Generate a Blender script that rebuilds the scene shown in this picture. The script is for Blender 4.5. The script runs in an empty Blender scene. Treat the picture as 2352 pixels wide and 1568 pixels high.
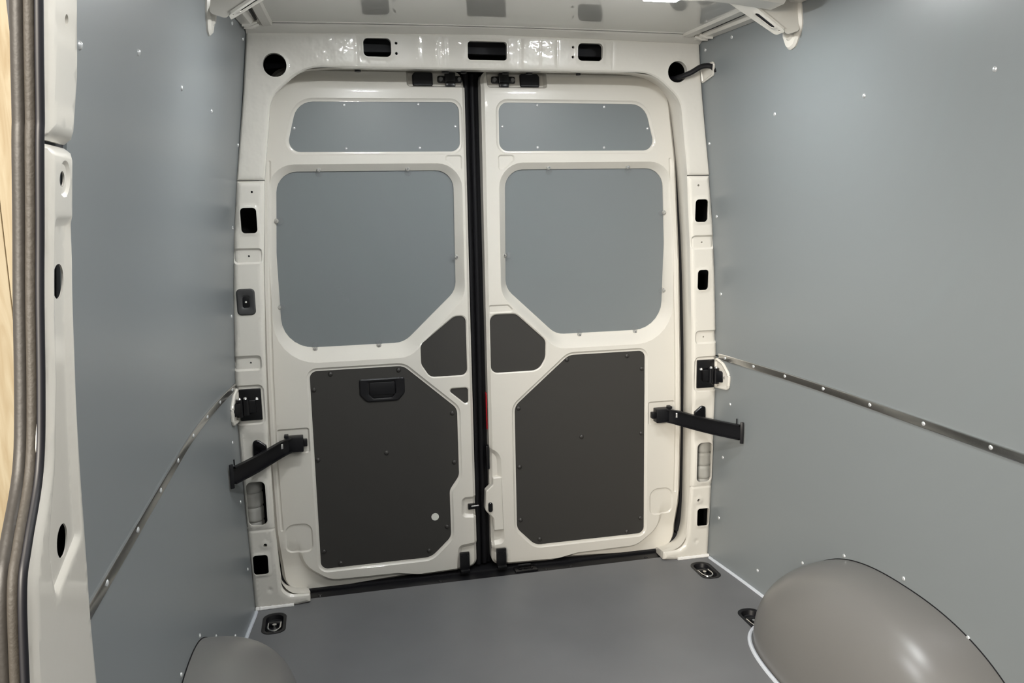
import bpy, bmesh, math, random
import numpy as np
from mathutils import Vector, Matrix
from mathutils.geometry import delaunay_2d_cdt

random.seed(7)
sc = bpy.context.scene
COL = sc.collection

# ------------------------------------------------------------------ camera
YAW, PITCH, ROLL = 0.22, -0.16, -0.0201
fw = Vector((math.sin(YAW) * math.cos(PITCH), math.cos(YAW) * math.cos(PITCH), math.sin(PITCH)))
rt0 = Vector((math.cos(YAW), -math.sin(YAW), 0))
up0 = rt0.cross(fw)
rt = rt0 * math.cos(ROLL) + up0 * math.sin(ROLL)
up = -rt0 * math.sin(ROLL) + up0 * math.cos(ROLL)
cd = bpy.data.cameras.new('camera')
cd.sensor_fit = 'HORIZONTAL'
cd.sensor_width = 36.0
cd.lens = 1894.5 / 2352 * 36.0
cd.clip_start = 0.02
cam = bpy.data.objects.new('camera', cd)
cam.matrix_world = Matrix(((rt.x, up.x, -fw.x, -0.533), (rt.y, up.y, -fw.y, -2.832), (rt.z, up.z, -fw.z, 1.3364), (0, 0, 0, 1)))
COL.objects.link(cam)
sc.camera = cam

# ------------------------------------------------------------------ world, hall lamps, exposure
w = bpy.data.worlds.new('hall')
sc.world = w
w.use_nodes = True
w.node_tree.nodes['Background'].inputs[0].default_value = (1.0, 0.93, 0.83, 1)
w.node_tree.nodes['Background'].inputs[1].default_value = 1.3


def area(name, loc, target, size, size_y, power, col):
    l = bpy.data.lights.new(name, 'AREA')
    l.shape = 'RECTANGLE'
    l.size, l.size_y, l.energy, l.color = size, size_y, power, col
    o = bpy.data.objects.new(name, l)
    o.location = loc
    o.rotation_euler = (Vector(target) - Vector(loc)).to_track_quat('-Z', 'Y').to_euler()
    COL.objects.link(o)
    return o


area('hall_lamp', (-2.3, -3.95, 1.90), (0.5, -0.4, 0.8), 1.4, 0.9, 248, (1.0, 0.92, 0.80))
vs = sc.view_settings
vs.view_transform = 'Standard'
vs.look = 'None'
vs.exposure = 0.0
vs.gamma = 1.0
vs.use_curve_mapping = False
LAMP_REAR, LAMP_FILL = 405.0, 150.0


# ------------------------------------------------------------------ materials
def mat(name, col, rough=0.5, metal=0.0, coat=0.0, bump=0.0, bscale=60.0, var=0.0, vscale=4.0, ior=1.5, spec=0.5, coat_rough=0.05):
    m = bpy.data.materials.new(name)
    m.use_nodes = True
    nt = m.node_tree
    b = nt.nodes['Principled BSDF']
    b.inputs['Base Color'].default_value = (*col, 1)
    b.inputs['Roughness'].default_value = rough
    b.inputs['Metallic'].default_value = metal
    b.inputs['Coat Weight'].default_value = coat
    b.inputs['Coat Roughness'].default_value = coat_rough
    b.inputs['Specular IOR Level'].default_value = spec
    if bump or var:
        tc = nt.nodes.new('ShaderNodeTexCoord')
    if bump:
        n = nt.nodes.new('ShaderNodeTexNoise')
        n.inputs['Scale'].default_value = bscale
        n.inputs['Detail'].default_value = 2
        bp = nt.nodes.new('ShaderNodeBump')
        bp.inputs['Strength'].default_value = bump
        bp.inputs['Distance'].default_value = 0.01
        nt.links.new(tc.outputs['Object'], n.inputs['Vector'])
        nt.links.new(n.outputs['Fac'], bp.inputs['Height'])
        nt.links.new(bp.outputs['Normal'], b.inputs['Normal'])
        if coat:
            nt.links.new(bp.outputs['Normal'], b.inputs['Coat Normal'])
    if var:
        n2 = nt.nodes.new('ShaderNodeTexNoise')
        n2.inputs['Scale'].default_value = vscale
        n2.inputs['Detail'].default_value = 6
        mr = nt.nodes.new('ShaderNodeMapRange')
        mr.inputs['From Min'].default_value = 0.3
        mr.inputs['From Max'].default_value = 0.7
        mr.inputs['To Min'].default_value = 1 - var
        mr.inputs['To Max'].default_value = 1 + var
        mx = nt.nodes.new('ShaderNodeVectorMath')
        mx.operation = 'SCALE'
        mx.inputs[0].default_value = col
        nt.links.new(tc.outputs['Object'], n2.inputs['Vector'])
        nt.links.new(n2.outputs['Fac'], mr.inputs['Value'])
        nt.links.new(mr.outputs['Result'], mx.inputs['Scale'])
        nt.links.new(mx.outputs['Vector'], b.inputs['Base Color'])
    return m


def emit(name, col, s):
    m = bpy.data.materials.new(name)
    m.use_nodes = True
    nt = m.node_tree
    nt.nodes.remove(nt.nodes['Principled BSDF'])
    e = nt.nodes.new('ShaderNodeEmission')
    e.inputs[0].default_value = (*col, 1)
    e.inputs[1].default_value = s
    nt.links.new(e.outputs[0], nt.nodes['Material Output'].inputs[0])
    return m


PAINT = mat('white_paint', (0.67, 0.643, 0.585), 0.32, coat=0.7, bump=0.03, bscale=22, coat_rough=0.04)
PAINTW = mat('white_paint_header', (0.67, 0.643, 0.585), 0.32, coat=0.8, bump=0.22, bscale=26, coat_rough=0.03)
ROOFP = mat('roof_paint', (0.62, 0.605, 0.57), 0.22, coat=1.0, coat_rough=0.01)
GREY = mat('grey_laminate', (0.193, 0.211, 0.219), 0.36, bump=0.02, bscale=900, spec=0.7)
DGREY = mat('door_grey_laminate', (0.185, 0.203, 0.212), 0.40, bump=0.02, bscale=900)
DARK = mat('dark_board', (0.034, 0.032, 0.029), 0.55, bump=0.03, bscale=900)
FLOOR = mat('floor_coating', (0.135, 0.137, 0.143), 0.42, bump=0.03, bscale=500, var=0.10, vscale=3.0)
ARCH = mat('arch_plastic', (0.15, 0.146, 0.14), 0.30, bump=0.02, bscale=700)
BLACK = mat('black_plastic', (0.0055, 0.0055, 0.007), 0.42, spec=0.35)
BLKM = mat('black_metal', (0.004, 0.004, 0.005), 0.28, spec=0.4)
RUBBER = mat('black_rubber', (0.004, 0.004, 0.0055), 0.6, spec=0.25)
CAV = mat('primer_cavity_shade', (0.02, 0.021, 0.025), 0.6)  # dark primer tone that also paints the shade inside hollows
CHROME = mat('zinc_metal', (0.78, 0.78, 0.78), 0.18, metal=1.0)
ALU = mat('aluminium', (0.62, 0.62, 0.61), 0.22, metal=1.0, bump=0.02, bscale=25)
SCREW = mat('screw_head', (0.72, 0.74, 0.75), 0.25, metal=0.6)
SEALANT = mat('light_sealant', (0.52, 0.55, 0.60), 0.5)
WSEAL = mat('white_sealant', (0.72, 0.71, 0.69), 0.45)
SOCK = mat('dark_grey_plastic', (0.045, 0.045, 0.046), 0.5)
DUCT = mat('grey_duct', (0.36, 0.355, 0.33), 0.5)
RED = mat('red_reflector', (0.45, 0.015, 0.025), 0.2)
CREAM = mat('cream_plug', (0.72, 0.72, 0.66), 0.45)
SEALB = mat('side_seal_brown', (0.016, 0.0135, 0.011), 0.5, bump=0.04, bscale=150)
SEALL = mat('side_seal_light', (0.032, 0.027, 0.021), 0.6, bump=0.10, bscale=160)
SEALD = mat('side_seal_dark', (0.005, 0.005, 0.008), 0.5)
PART = mat('partition_grey', (0.25, 0.25, 0.25), 0.6)

WOOD = bpy.data.materials.new('pine_wood')
WOOD.use_nodes = True
_n = WOOD.node_tree
_b = _n.nodes['Principled BSDF']
_tc = _n.nodes.new('ShaderNodeTexCoord')
_mp = _n.nodes.new('ShaderNodeMapping')
_mp.inputs['Scale'].default_value = (9, 9, 0.9)
_ns = _n.nodes.new('ShaderNodeTexNoise')
_ns.inputs['Scale'].default_value = 2.2
_ns.inputs['Detail'].default_value = 5
_ns.inputs['Distortion'].default_value = 1.4
_cr = _n.nodes.new('ShaderNodeValToRGB')
_cr.color_ramp.elements[0].position = 0.3
_cr.color_ramp.elements[0].color = (0.36, 0.27, 0.155, 1)
_cr.color_ramp.elements[1].position = 0.62
_cr.color_ramp.elements[1].color = (0.50, 0.43, 0.30, 1)
_n.links.new(_tc.outputs['Object'], _mp.inputs['Vector'])
_n.links.new(_mp.outputs['Vector'], _ns.inputs['Vector'])
_n.links.new(_ns.outputs['Fac'], _cr.inputs['Fac'])
_n.links.new(_cr.outputs['Color'], _b.inputs['Base Color'])
_b.inputs['Roughness'].default_value = 0.6

GLASS = bpy.data.materials.new('clear_plastic')
GLASS.use_nodes = True
_b = GLASS.node_tree.nodes['Principled BSDF']
_b.inputs['Base Color'].default_value = (0.30, 0.31, 0.32, 1)
_b.inputs['Alpha'].default_value = 0.12
_b.inputs['Roughness'].default_value = 0.08
_b.inputs['IOR'].default_value = 1.2


# ------------------------------------------------------------------ object helpers
def wpos(o):
    p = Vector(o.location)
    while o.parent is not None:
        o = o.parent
        p = p + Vector(o.location)
    return p


def link(name, me, m, parent=None):
    o = bpy.data.objects.new(name, me)
    if m is not None:
        for x in (m if isinstance(m, (list, tuple)) else [m]):
            me.materials.append(x)
    COL.objects.link(o)
    if parent is not None:
        o.parent = parent
        o.matrix_parent_inverse = Matrix.Identity(4)
        o.location = -wpos(parent)
    return o


def empty(name, loc=(0, 0, 0)):
    o = bpy.data.objects.new(name, None)
    o.location = loc
    o.empty_display_size = 0.05
    COL.objects.link(o)
    return o


def tag(o, label=None, cat=None, group=None, kind=None):
    if label: o['label'] = label
    if cat: o['category'] = cat
    if group: o['group'] = group
    if kind: o['kind'] = kind
    return o


def finish(bm, ang=35, merge=1e-5):
    bmesh.ops.remove_doubles(bm, verts=bm.verts, dist=merge)
    me = bpy.data.meshes.new('mesh')
    bm.to_mesh(me)
    bm.free()
    me.shade_smooth()
    me.set_sharp_from_angle(angle=math.radians(ang))
    return me


def put(name, bm, m, parent=None, ang=35):
    return link(name, finish(bm, ang), m, parent)


def box(bm, c, s, rot=None, bev=0.0, mi=0):
    b2 = bmesh.new()
    bmesh.ops.create_cube(b2, size=1)
    bmesh.ops.scale(b2, vec=s, verts=b2.verts)
    if bev > 0:
        bmesh.ops.bevel(b2, geom=list(b2.edges), offset=bev, segments=2, affect='EDGES', profile=0.5)
    M = Matrix.Translation(c)
    if rot is not None: M = M @ rot
    add(bm, b2, M, mi)


def add(bm, b2, M=None, mi=0):
    if M is not None: b2.transform(M)
    vm = [bm.verts.new(v.co) for v in b2.verts]
    b2.verts.index_update()
    for f in b2.faces:
        try:
            nf = bm.faces.new([vm[v.index] for v in f.verts])
            nf.material_index = mi
        except ValueError:
            pass
    b2.free()


def cyl(bm, a, b, r, n=16, r2=None, mi=0):
    a, b = Vector(a), Vector(b)
    d = b - a
    b2 = bmesh.new()
    bmesh.ops.create_cone(b2, cap_ends=True, segments=n, radius1=r, radius2=r if r2 is None else r2, depth=d.length)
    add(bm, b2, Matrix.Translation((a + b) / 2) @ d.to_track_quat('Z', 'Y').to_matrix().to_4x4(), mi)


def tube(bm, pts, r, n=10, closed=False, mi=0, sx=1.0, upv=(0, 0, 1)):
    pts = [Vector(p) for p in pts]
    rings = []
    N = len(pts)
    for i, p in enumerate(pts):
        if closed:
            t = pts[(i + 1) % N] - pts[i - 1]
        else:
            t = pts[min(i + 1, N - 1)] - pts[max(i - 1, 0)]
        t.normalize()
        u = Vector(upv)
        if abs(u.dot(t)) > 0.95: u = Vector((1, 0, 0))
        a = t.cross(u).normalized()
        b = a.cross(t).normalized()
        rr = r[i] if isinstance(r, (list, tuple)) else r
        rings.append([bm.verts.new(p + a * math.cos(k * 2 * math.pi / n) * rr * sx + b * math.sin(k * 2 * math.pi / n) * rr) for k in range(n)])
    for i in range(N if closed else N - 1):
        A, B = rings[i], rings[(i + 1) % N]
        for k in range(n):
            f = bm.faces.new([A[k], A[(k + 1) % n], B[(k + 1) % n], B[k]])
            f.material_index = mi
    if not closed:
        for R in (rings[0], rings[-1]):
            f = bm.faces.new(R)
            f.material_index = mi


def spline(pts, n=8):
    P = [Vector(p) for p in pts]
    P = [2 * P[0] - P[1]] + P + [2 * P[-1] - P[-2]]
    out = []
    for i in range(1, len(P) - 2):
        for k in range(n):
            t = k / n
            a, b, c, d = P[i - 1], P[i], P[i + 1], P[i + 2]
            out.append(0.5 * ((2 * b) + (c - a) * t + (2 * a - 5 * b + 4 * c - d) * t * t + (3 * b - a - 3 * c + d) * t ** 3))
    out.append(P[-2])
    return out


def dome_mesh(r, h, m, n=12, rings=3, m2=None):
    bm = bmesh.new()
    prev = None
    R = []
    for i in range(rings + 1):
        a = i / rings * math.pi / 2
        rr, zz = r * math.cos(a), h * math.sin(a)
        if i == rings:
            R.append([bm.verts.new((0, 0, h))])
        else:
            R.append([bm.verts.new((rr * math.cos(2 * math.pi * k / n), rr * math.sin(2 * math.pi * k / n), zz)) for k in range(n)])
    for i in range(rings):
        for k in range(n):
            if i == rings - 1:
                bm.faces.new([R[i][k], R[i][(k + 1) % n], R[i + 1][0]])
            else:
                bm.faces.new([R[i][k], R[i][(k + 1) % n], R[i + 1][(k + 1) % n], R[i + 1][k]])
    bm.faces.new(list(reversed(R[0])))
    me = finish(bm, 50)
    me.materials.append(m)
    return me


def stamp(name, me, pos, nrm, parent, roll=0.0):
    o = bpy.data.objects.new(name, me)
    COL.objects.link(o)
    q = Vector(nrm).to_track_quat('Z', 'Y')
    o.rotation_euler = (q.to_matrix() @ Matrix.Rotation(roll, 3, 'Z')).to_euler()
    o.location = Vector(pos)
    if parent is not None:
        o.parent = parent
        o.location = Vector(pos) - wpos(parent)
    return o


# ------------------------------------------------------------------ pressed sheet builder
def rpoly(c, off=0.0):
    """rounded polygon; c = [(u, v, r)...]; off > 0 grows it. Always counter-clockwise."""
    c = [(x[0], x[1], x[2] if len(x) > 2 else 0.004) for x in c]
    ar = sum(c[i - 1][0] * c[i][1] - c[i][0] * c[i - 1][1] for i in range(len(c)))
    if ar < 0: c = c[::-1]
    n = len(c)
    P = [Vector((x[0], x[1])) for x in c]
    N = []
    for i in range(n):
        e = (P[(i + 1) % n] - P[i]).normalized()
        N.append(Vector((e.y, -e.x)))
    Q = []
    for i in range(n):
        a, b = N[i - 1], N[i]
        k = (a + b)
        k = k / max(0.15, k.length_squared / 2)
        Q.append(P[i] + k * off)
    out = []
    for i in range(n):
        p, q, s = Q[i - 1], Q[i], Q[(i + 1) % n]
        d1, d2 = (p - q), (s - q)
        l1, l2 = max(1e-7, d1.length), max(1e-7, d2.length)
        d1, d2 = d1 / l1, d2 / l2
        cosang = max(-1, min(1, d1.dot(d2)))
        th = math.acos(cosang)
        turn = math.pi - th
        convex = (q - p).x * (s - q).y - (q - p).y * (s - q).x > 0
        r = max(0.0015, c[i][2] + (off if convex else -off))
        if turn < 0.03:
            out.append((q.x, q.y))
            continue
        T = r * math.tan(turn / 2)
        T = min(T, 0.48 * l1, 0.48 * l2)
        r = T / math.tan(turn / 2)
        A, B = q + d1 * T, q + d2 * T
        bis = (d1 + d2).normalized()
        O = q + bis * (r / math.sin(th / 2))
        k = max(2, int(math.ceil(turn / (math.pi / 2) * 7)))
        a0 = math.atan2((A - O).y, (A - O).x)
        a1 = math.atan2((B - O).y, (B - O).x)
        da = (a1 - a0 + math.pi) % (2 * math.pi) - math.pi
        for j in range(k + 1):
            a = a0 + da * j / k
            out.append((O.x + r * math.cos(a), O.y + r * math.sin(a)))
    return out


def sdf(pts, poly):
    pts = np.asarray(pts, float)
    A = np.asarray(poly, float)
    B = np.roll(A, -1, 0)
    best = np.full(len(pts), 1e9)
    inside = np.zeros(len(pts), bool)
    for a, b in zip(A, B):
        e = b - a
        w_ = pts - a
        L = e @ e
        t = np.clip((w_ @ e) / (L if L > 0 else 1), 0, 1)
        d = w_ - t[:, None] * e
        best = np.minimum(best, (d * d).sum(1))
        c = ((a[1] > pts[:, 1]) != (b[1] > pts[:, 1]))
        if abs(e[1]) > 1e-12:
            xi = a[0] + (pts[:, 1] - a[1]) * e[0] / e[1]
            inside ^= c & (pts[:, 0] < xi)
    s = np.sqrt(best)
    return np.where(inside, -s, s)


class Feat:
    """pressed feature: poly corners, prof = [(sdf, depth)...] ascending in sdf, hole cuts inside"""
    def __init__(self, poly, prof=None, hole=False, thick=0.012, outer=None, dwin=None, scale=None):
        self.c = poly
        self.prof = prof or [(0, 0)]
        self.hole = hole
        self.scale = scale
        self.thick = thick
        self.outer = outer      # rim corners for a recess of uneven slope
        self.dwin = dwin
        self.loop = rpoly(poly)
        if outer: self.oloop = rpoly(outer)

    def loops(self):
        if self.outer: return [self.loop, self.oloop]
        L = []
        for s, d in self.prof:
            L.append(self.loop if abs(s) < 1e-6 else rpoly(self.c, s))
        if not self.prof or all(abs(s) > 1e-6 for s, d in self.prof) and self.hole: L.append(self.loop)
        return L

    def depth(self, P):
        if self.outer:
            so = -sdf(P, self.oloop)
            si = sdf(P, self.loop)
            t = np.where(si <= 0, 1.0, np.where(so <= 0, 0.0, so / np.maximum(1e-6, so + np.maximum(si, 0))))
            t = t * t * (3 - 2 * t) * 0.35 + t * 0.65
            return t * self.dwin(P)
        L = np.asarray(self.c, float)[:, :2]
        mx = max(abs(s) for s, d in self.prof) + 0.01
        out = np.zeros(len(P))
        sel = (P[:, 0] > L[:, 0].min() - mx) & (P[:, 0] < L[:, 0].max() + mx) & (P[:, 1] > L[:, 1].min() - mx) & (P[:, 1] < L[:, 1].max() + mx)
        if sel.any():
            s = sdf(P[sel], self.loop)
            out[sel] = np.interp(s, [p[0] for p in self.prof], [p[1] for p in self.prof])
            if self.scale is not None: out[sel] *= self.scale(P[sel])
        return out


def sheet(name, outer, feats, M, m, parent, g=0.012, oprof=None, edge=0.03, dfun=None, ang=32, oloops=True):
    ol = rpoly(outer)
    loops = [ol]
    if oprof and oloops:
        for s, d in oprof:
            if s > 1e-6: loops.append(rpoly(outer, -s))
    for f in feats: loops += f.loops()
    V, E_ = [], []
    O = np.asarray(ol)
    for L in loops:
        b = len(V)
        # refine long edges
        pts = []
        for i in range(len(L)):
            a, c = L[i], L[(i + 1) % len(L)]
            d = math.hypot(c[0] - a[0], c[1] - a[1])
            k = max(1, int(d / (g * 2)))
            for j in range(k): pts.append((a[0] + (c[0] - a[0]) * j / k, a[1] + (c[1] - a[1]) * j / k))
        V += pts
        E_ += [(b + i, b + (i + 1) % len(pts)) for i in range(len(pts))]
    lo, hi = O.min(0), O.max(0)
    gx, gy = np.meshgrid(np.arange(lo[0] + g / 2, hi[0], g), np.arange(lo[1] + g / 2, hi[1], g))
    G = np.stack([gx.ravel(), gy.ravel()], 1)
    LV = np.asarray(V)
    keep = sdf(G, ol) < -0.4 * g
    G = G[keep]
    md = np.full(len(G), 1e9)
    for i in range(0, len(LV), 200):
        d = ((G[:, None, :] - LV[None, i:i + 200, :]) ** 2).sum(2).min(1)
        md = np.minimum(md, d)
    G = G[md > (0.45 * g) ** 2]
    V2 = [Vector(v) for v in V] + [Vector(p) for p in G]
    vv, ee, ff, _, _, _ = delaunay_2d_cdt(V2, E_, [], 0, 1e-6)
    P = np.array([(v.x, v.y) for v in vv])
    T = np.array([list(f) for f in ff if len(f) == 3])
    cen = P[T].mean(1)
    ok = sdf(cen, ol) < 0
    for f in feats:
        if f.hole:
            L = np.asarray(f.loop)
            sel = (cen[:, 0] > L[:, 0].min()) & (cen[:, 0] < L[:, 0].max()) & (cen[:, 1] > L[:, 1].min()) & (cen[:, 1] < L[:, 1].max())
            idx = np.where(sel)[0]
            if len(idx): ok[idx] &= sdf(cen[idx], f.loop) > 0
    T = T[ok]

    def depth(Q):
        Q = np.asarray(Q, float)
        D = np.zeros(len(Q))
        if dfun is not None: D += dfun(Q)
        if oprof is not None:
            s = -sdf(Q, ol)
            D += np.interp(s, [p[0] for p in oprof], [p[1] for p in oprof])
        for f in feats: D += f.depth(Q)
        return D
    D = depth(P)
    bm = bmesh.new()
    used = np.unique(T)
    vs_ = {}
    for i in used: vs_[i] = bm.verts.new(M(P[i][0], P[i][1], D[i]))
    for t in T:
        a, b, c = P[t]
        if (b[0] - a[0]) * (c[1] - a[1]) - (b[1] - a[1]) * (c[0] - a[0]) < 0: t = t[::-1]
        try: bm.faces.new([vs_[i] for i in t])
        except ValueError: pass

    def skirt(L, th):
        pts = []
        for i in range(len(L)):
            a, c = L[i], L[(i + 1) % len(L)]
            d = math.hypot(c[0] - a[0], c[1] - a[1])
            k = max(1, int(d / (g * 2)))
            for j in range(k): pts.append((a[0] + (c[0] - a[0]) * j / k, a[1] + (c[1] - a[1]) * j / k))
        d = depth(pts)
        top = [bm.verts.new(M(p[0], p[1], q)) for p, q in zip(pts, d)]
        bot = [bm.verts.new(M(p[0], p[1], q + th)) for p, q in zip(pts, d)]
        for i in range(len(pts)):
            j = (i + 1) % len(pts)
            bm.faces.new([top[i], top[j], bot[j], bot[i]])
    if edge: skirt(ol, edge)
    for f in feats:
        if f.hole: skirt(f.loop, f.thick)
    return put(name, bm, m, parent, ang)


def plate(name, corners, off, M, th, m, parent, g=0.06, bev=0.0015):
    """flat or curved board following a rounded outline, with an edge"""
    return sheet(name, [(c[0], c[1], c[2] + max(0, off)) for c in grow(corners, off)], [], M, m, parent, g=g, oprof=[(0, bev), (bev, 0)] if bev else None, edge=th)


def grow(c, off):
    if abs(off) < 1e-9: return c
    ar = sum(c[i - 1][0] * c[i][1] - c[i][0] * c[i - 1][1] for i in range(len(c)))
    if ar < 0: c = c[::-1]
    n = len(c)
    P = [Vector((x[0], x[1])) for x in c]
    out = []
    for i in range(n):
        e0 = (P[i] - P[i - 1]).normalized()
        e1 = (P[(i + 1) % n] - P[i]).normalized()
        k = Vector((e0.y, -e0.x)) + Vector((e1.y, -e1.x))
        k = k / max(0.15, k.length_squared / 2)
        q = P[i] + k * off
        out.append((q.x, q.y, c[i][2]))
    return out


def rect(cx, cz, w_, h_, r):
    return [(cx - w_ / 2, cz - h_ / 2, r), (cx + w_ / 2, cz - h_ / 2, r), (cx + w_ / 2, cz + h_ / 2, r), (cx - w_ / 2, cz + h_ / 2, r)]


def circ(cx, cz, r):
    return rect(cx, cz, 2 * r, 2 * r, r * 0.98)


def mir(c, s):
    return c if s > 0 else [(-x[0],) + tuple(x[1:]) for x in c]


# ------------------------------------------------------------------ shape of the van
FZ = 0.018
CEIL = 1.89
_PZ = [-0.1, .0, .33, .66, .82, 1.05, 1.26, 1.435, 1.69, 1.87, 1.95]
_PX = [.824, .826, .833, .838, .835, .822, .806, .784, .746, .722, .708]
_zz = np.linspace(-0.1, 1.95, 206)
_xx = np.interp(_zz, _PZ, _PX)
for _ in range(3):
    _xx[3:-3] = np.convolve(_xx, np.ones(7) / 7, 'valid')


def wall_x(y, z):
    t = min(max((-.13 - y) / .75, 0), 1)
    return float(np.interp(z, _zz, _xx)) + .046 * (1 - (1 - t) ** 2)


def wall_n(y, z, s):
    e = 0.01
    dy = (wall_x(y + e, z) - wall_x(y - e, z)) / (2 * e)
    dz = (wall_x(y, z + e) - wall_x(y, z - e)) / (2 * e)
    n = Vector((-s, dy, dz)).normalized()
    return Vector((-s, dy, dz)).normalized()


def yp(v):      # pillar and header face
    return float(np.interp(v, [0, .2, .4, .8, 1.3, 1.44, 1.78, 1.87, 1.9], [-.100, -.106, -.112, -.119, -.135, -.142, -.163, -.1712, -.174]))


def yd(v):      # door face
    return float(np.interp(v, [0, .9, 1.2, 1.47, 1.65, 1.8], [.0, .0, -.004, -.010, -.013, -.015]))


def yw(v):      # window board
    return 0.013 + (1.47 - v) * 0.068


# ------------------------------------------------------------------ floor, sill, ceiling
def lash_hole(x, y, s):
    return [(x - .034, y - .066, .03), (x + .034, y - .066, .03), (x + .034, y + .066, .034), (x - .034, y + .066, .034)]


LASH = [(-.759, -.212), (.759, -.212), (.752, -.585)]
fl = sheet('floor', [(-.93, -3.2, .01), (.93, -3.2, .01), (.93, -.063, .01), (-.93, -.063, .01)],
           [Feat(lash_hole(x, y, 1), hole=True, thick=0.03) for x, y in LASH],
           lambda u, v, d: (u, v, FZ - d), FLOOR, None, g=0.08, edge=0.012)
tag(fl, 'dark grey coated load floor with recessed lashing eyes', kind='structure')

bm = bmesh.new()
box(bm, (0, -.005, -.004), (1.40, .125, .032), bev=.003)
sill = put('sill_floor_strip', bm, BLACK)
sill.name = 'trim_1'
tag(sill, 'black plastic entry strip along the foot of the rear doors', kind='structure')
bm = bmesh.new()
box(bm, (0, 0.05, .004), (1.5, .10, .03), bev=.002)
put('door_step', bm, RUBBER, sill)
bmS = dome_mesh(.008, .0035, BLKM)
for x in (-.615, -.19, .205, .30, .60):
    stamp('bolt', bmS, (x, -.035, .012), (0, 0, 1), sill)

ce = empty('ceiling')
tag(ce, 'glossy white roof sheet above the rear doors', kind='structure')
bm = bmesh.new()
nx, ny = 24, 30
g = [[bm.verts.new((-.70 + 1.40 * i / nx, .10 - 3.3 * j / ny, CEIL + .006 * (1 - (-1 + 2 * i / nx) ** 2) - .003)) for i in range(nx + 1)] for j in range(ny + 1)]
for j in range(ny):
    for i in range(nx): bm.faces.new([g[j][i], g[j + 1][i], g[j + 1][i + 1], g[j][i + 1]])
put('roof_sheet', bm, ROOFP, ce)
# long rails where the roof meets the side walls
for s in (-1, 1):
    bm = bmesh.new()
    ys = np.linspace(-.175, -3.2, 60)
    prof = []
    rows = []
    for y in ys:
        wx = wall_x(y, 1.875)
        row = [(.640, CEIL + .001), (.648, CEIL - .010), (.672, CEIL - .012), (.680, CEIL - .003), (wx - .040, CEIL - .006), (wx - .030, CEIL - .018), (wx - .004, CEIL - .020), (wx + .012, CEIL - .006)]
        rows.append([bm.verts.new((s * (x + (wx - wall_x(-.175, 1.875)) * .6 if k < 4 else x) if k < 4 else s * x, y, z)) for k, (x, z) in enumerate(row)])
    for a, b in zip(rows, rows[1:]):
        for k in range(len(a) - 1): bm.faces.new([a[k], a[k + 1], b[k + 1], b[k]])
    put('roof_rail', bm, PAINT, ce, 25)
    # dark line drawn as the shade in the rail slot, and pressed ribs
    bm = bmesh.new()
    pts = [Vector((s * (.684 + (wall_x(y, 1.875) - wall_x(-.175, 1.875)) * .6), y, CEIL - .006)) for y in np.linspace(-.26, -.56, 10)]
    tube(bm, pts, .0035, 6, sx=1.3)
    put('rail_slot_shade', bm, RUBBER, ce)
    bm = bmesh.new()
    for y0 in (-.215, -.245, -.60):
        wx = wall_x(y0, 1.875)
        tube(bm, [(s * (wx - .045), y0, CEIL - .010), (s * (wx - .025), y0 - .004, CEIL - .019), (s * (wx - .004), y0 - .010, CEIL - .020)], .006, 8)
    put('rail_rib', bm, PAINT, ce)
# folded flange and thin gap where the roof sheet meets the header
bm = bmesh.new()
rows = []
for x in np.linspace(-.725, .725, 40):
    c = 1 - (x / .724) ** 2
    zt = 1.866 + .012 * c
    zc = CEIL - .003 + .006 * (1 - (x / .7) ** 2)
    rows.append([bm.verts.new((x, y, z)) for y, z in ((-.166, zt - .004), (-.178, zt + .001), (-.196, zt + (zc - zt) * .55), (-.204, zc - .0045), (-.207, zc - .0005))])
for a, b in zip(rows, rows[1:]):
    for k in range(4): bm.faces.new([a[k], a[k + 1], b[k + 1], b[k]])
put('header_flange', bm, PAINT, ce)
bm = bmesh.new()
tube(bm, [(x, -.210, CEIL - .0035 + .006 * (1 - (x / .7) ** 2)) for x in np.linspace(-.655, .655, 30)], .0016, 6)
put('seam_gap', bm, RUBBER, ce)
bm = bmesh.new()
tube(bm, [(x, -.218, CEIL - .003 + .006 * (1 - (x / .7) ** 2)) for x in np.linspace(-.645, .645, 30)], .0030, 8, sx=1.8)
put('roof_seam', bm, PAINT, ce)

# ------------------------------------------------------------------ side walls
scr = dome_mesh(.0062, .0035, SCREW)
WS = [(-.157, 1.541), (-.536, 1.597), (-.943, 1.597), (-1.36, 1.594), (-1.68, 1.545), (-.194, 1.841), (-.35, 1.852), (-.156, 1.294), (-.157, 1.022), (-1.36, 1.84), (-.943, 1.846)]
WSL = [(-.205, .631), (-.172, .426), (-.162, .192), (-.41, .093), (-.650, .222), (-.847, .329), (-1.095, .372), (-1.321, .328), (-1.70, .55)]
ARC_Y, ARC_R, ARC_H = -1.1, .757, .354


ARC_L, ARC_W = .482, .243


def arch_h(y):
    r = abs(y - ARC_Y) / ARC_L
    return ARC_H * (1 - r ** 2.35) ** (1 / 2.35) if r < 1 else 0


def arch_w(y):
    r = abs(y - ARC_Y) / ARC_L
    return ARC_W * (1 - r ** 3.3) ** (1 / 3.3) if r < 1 else 0


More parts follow.
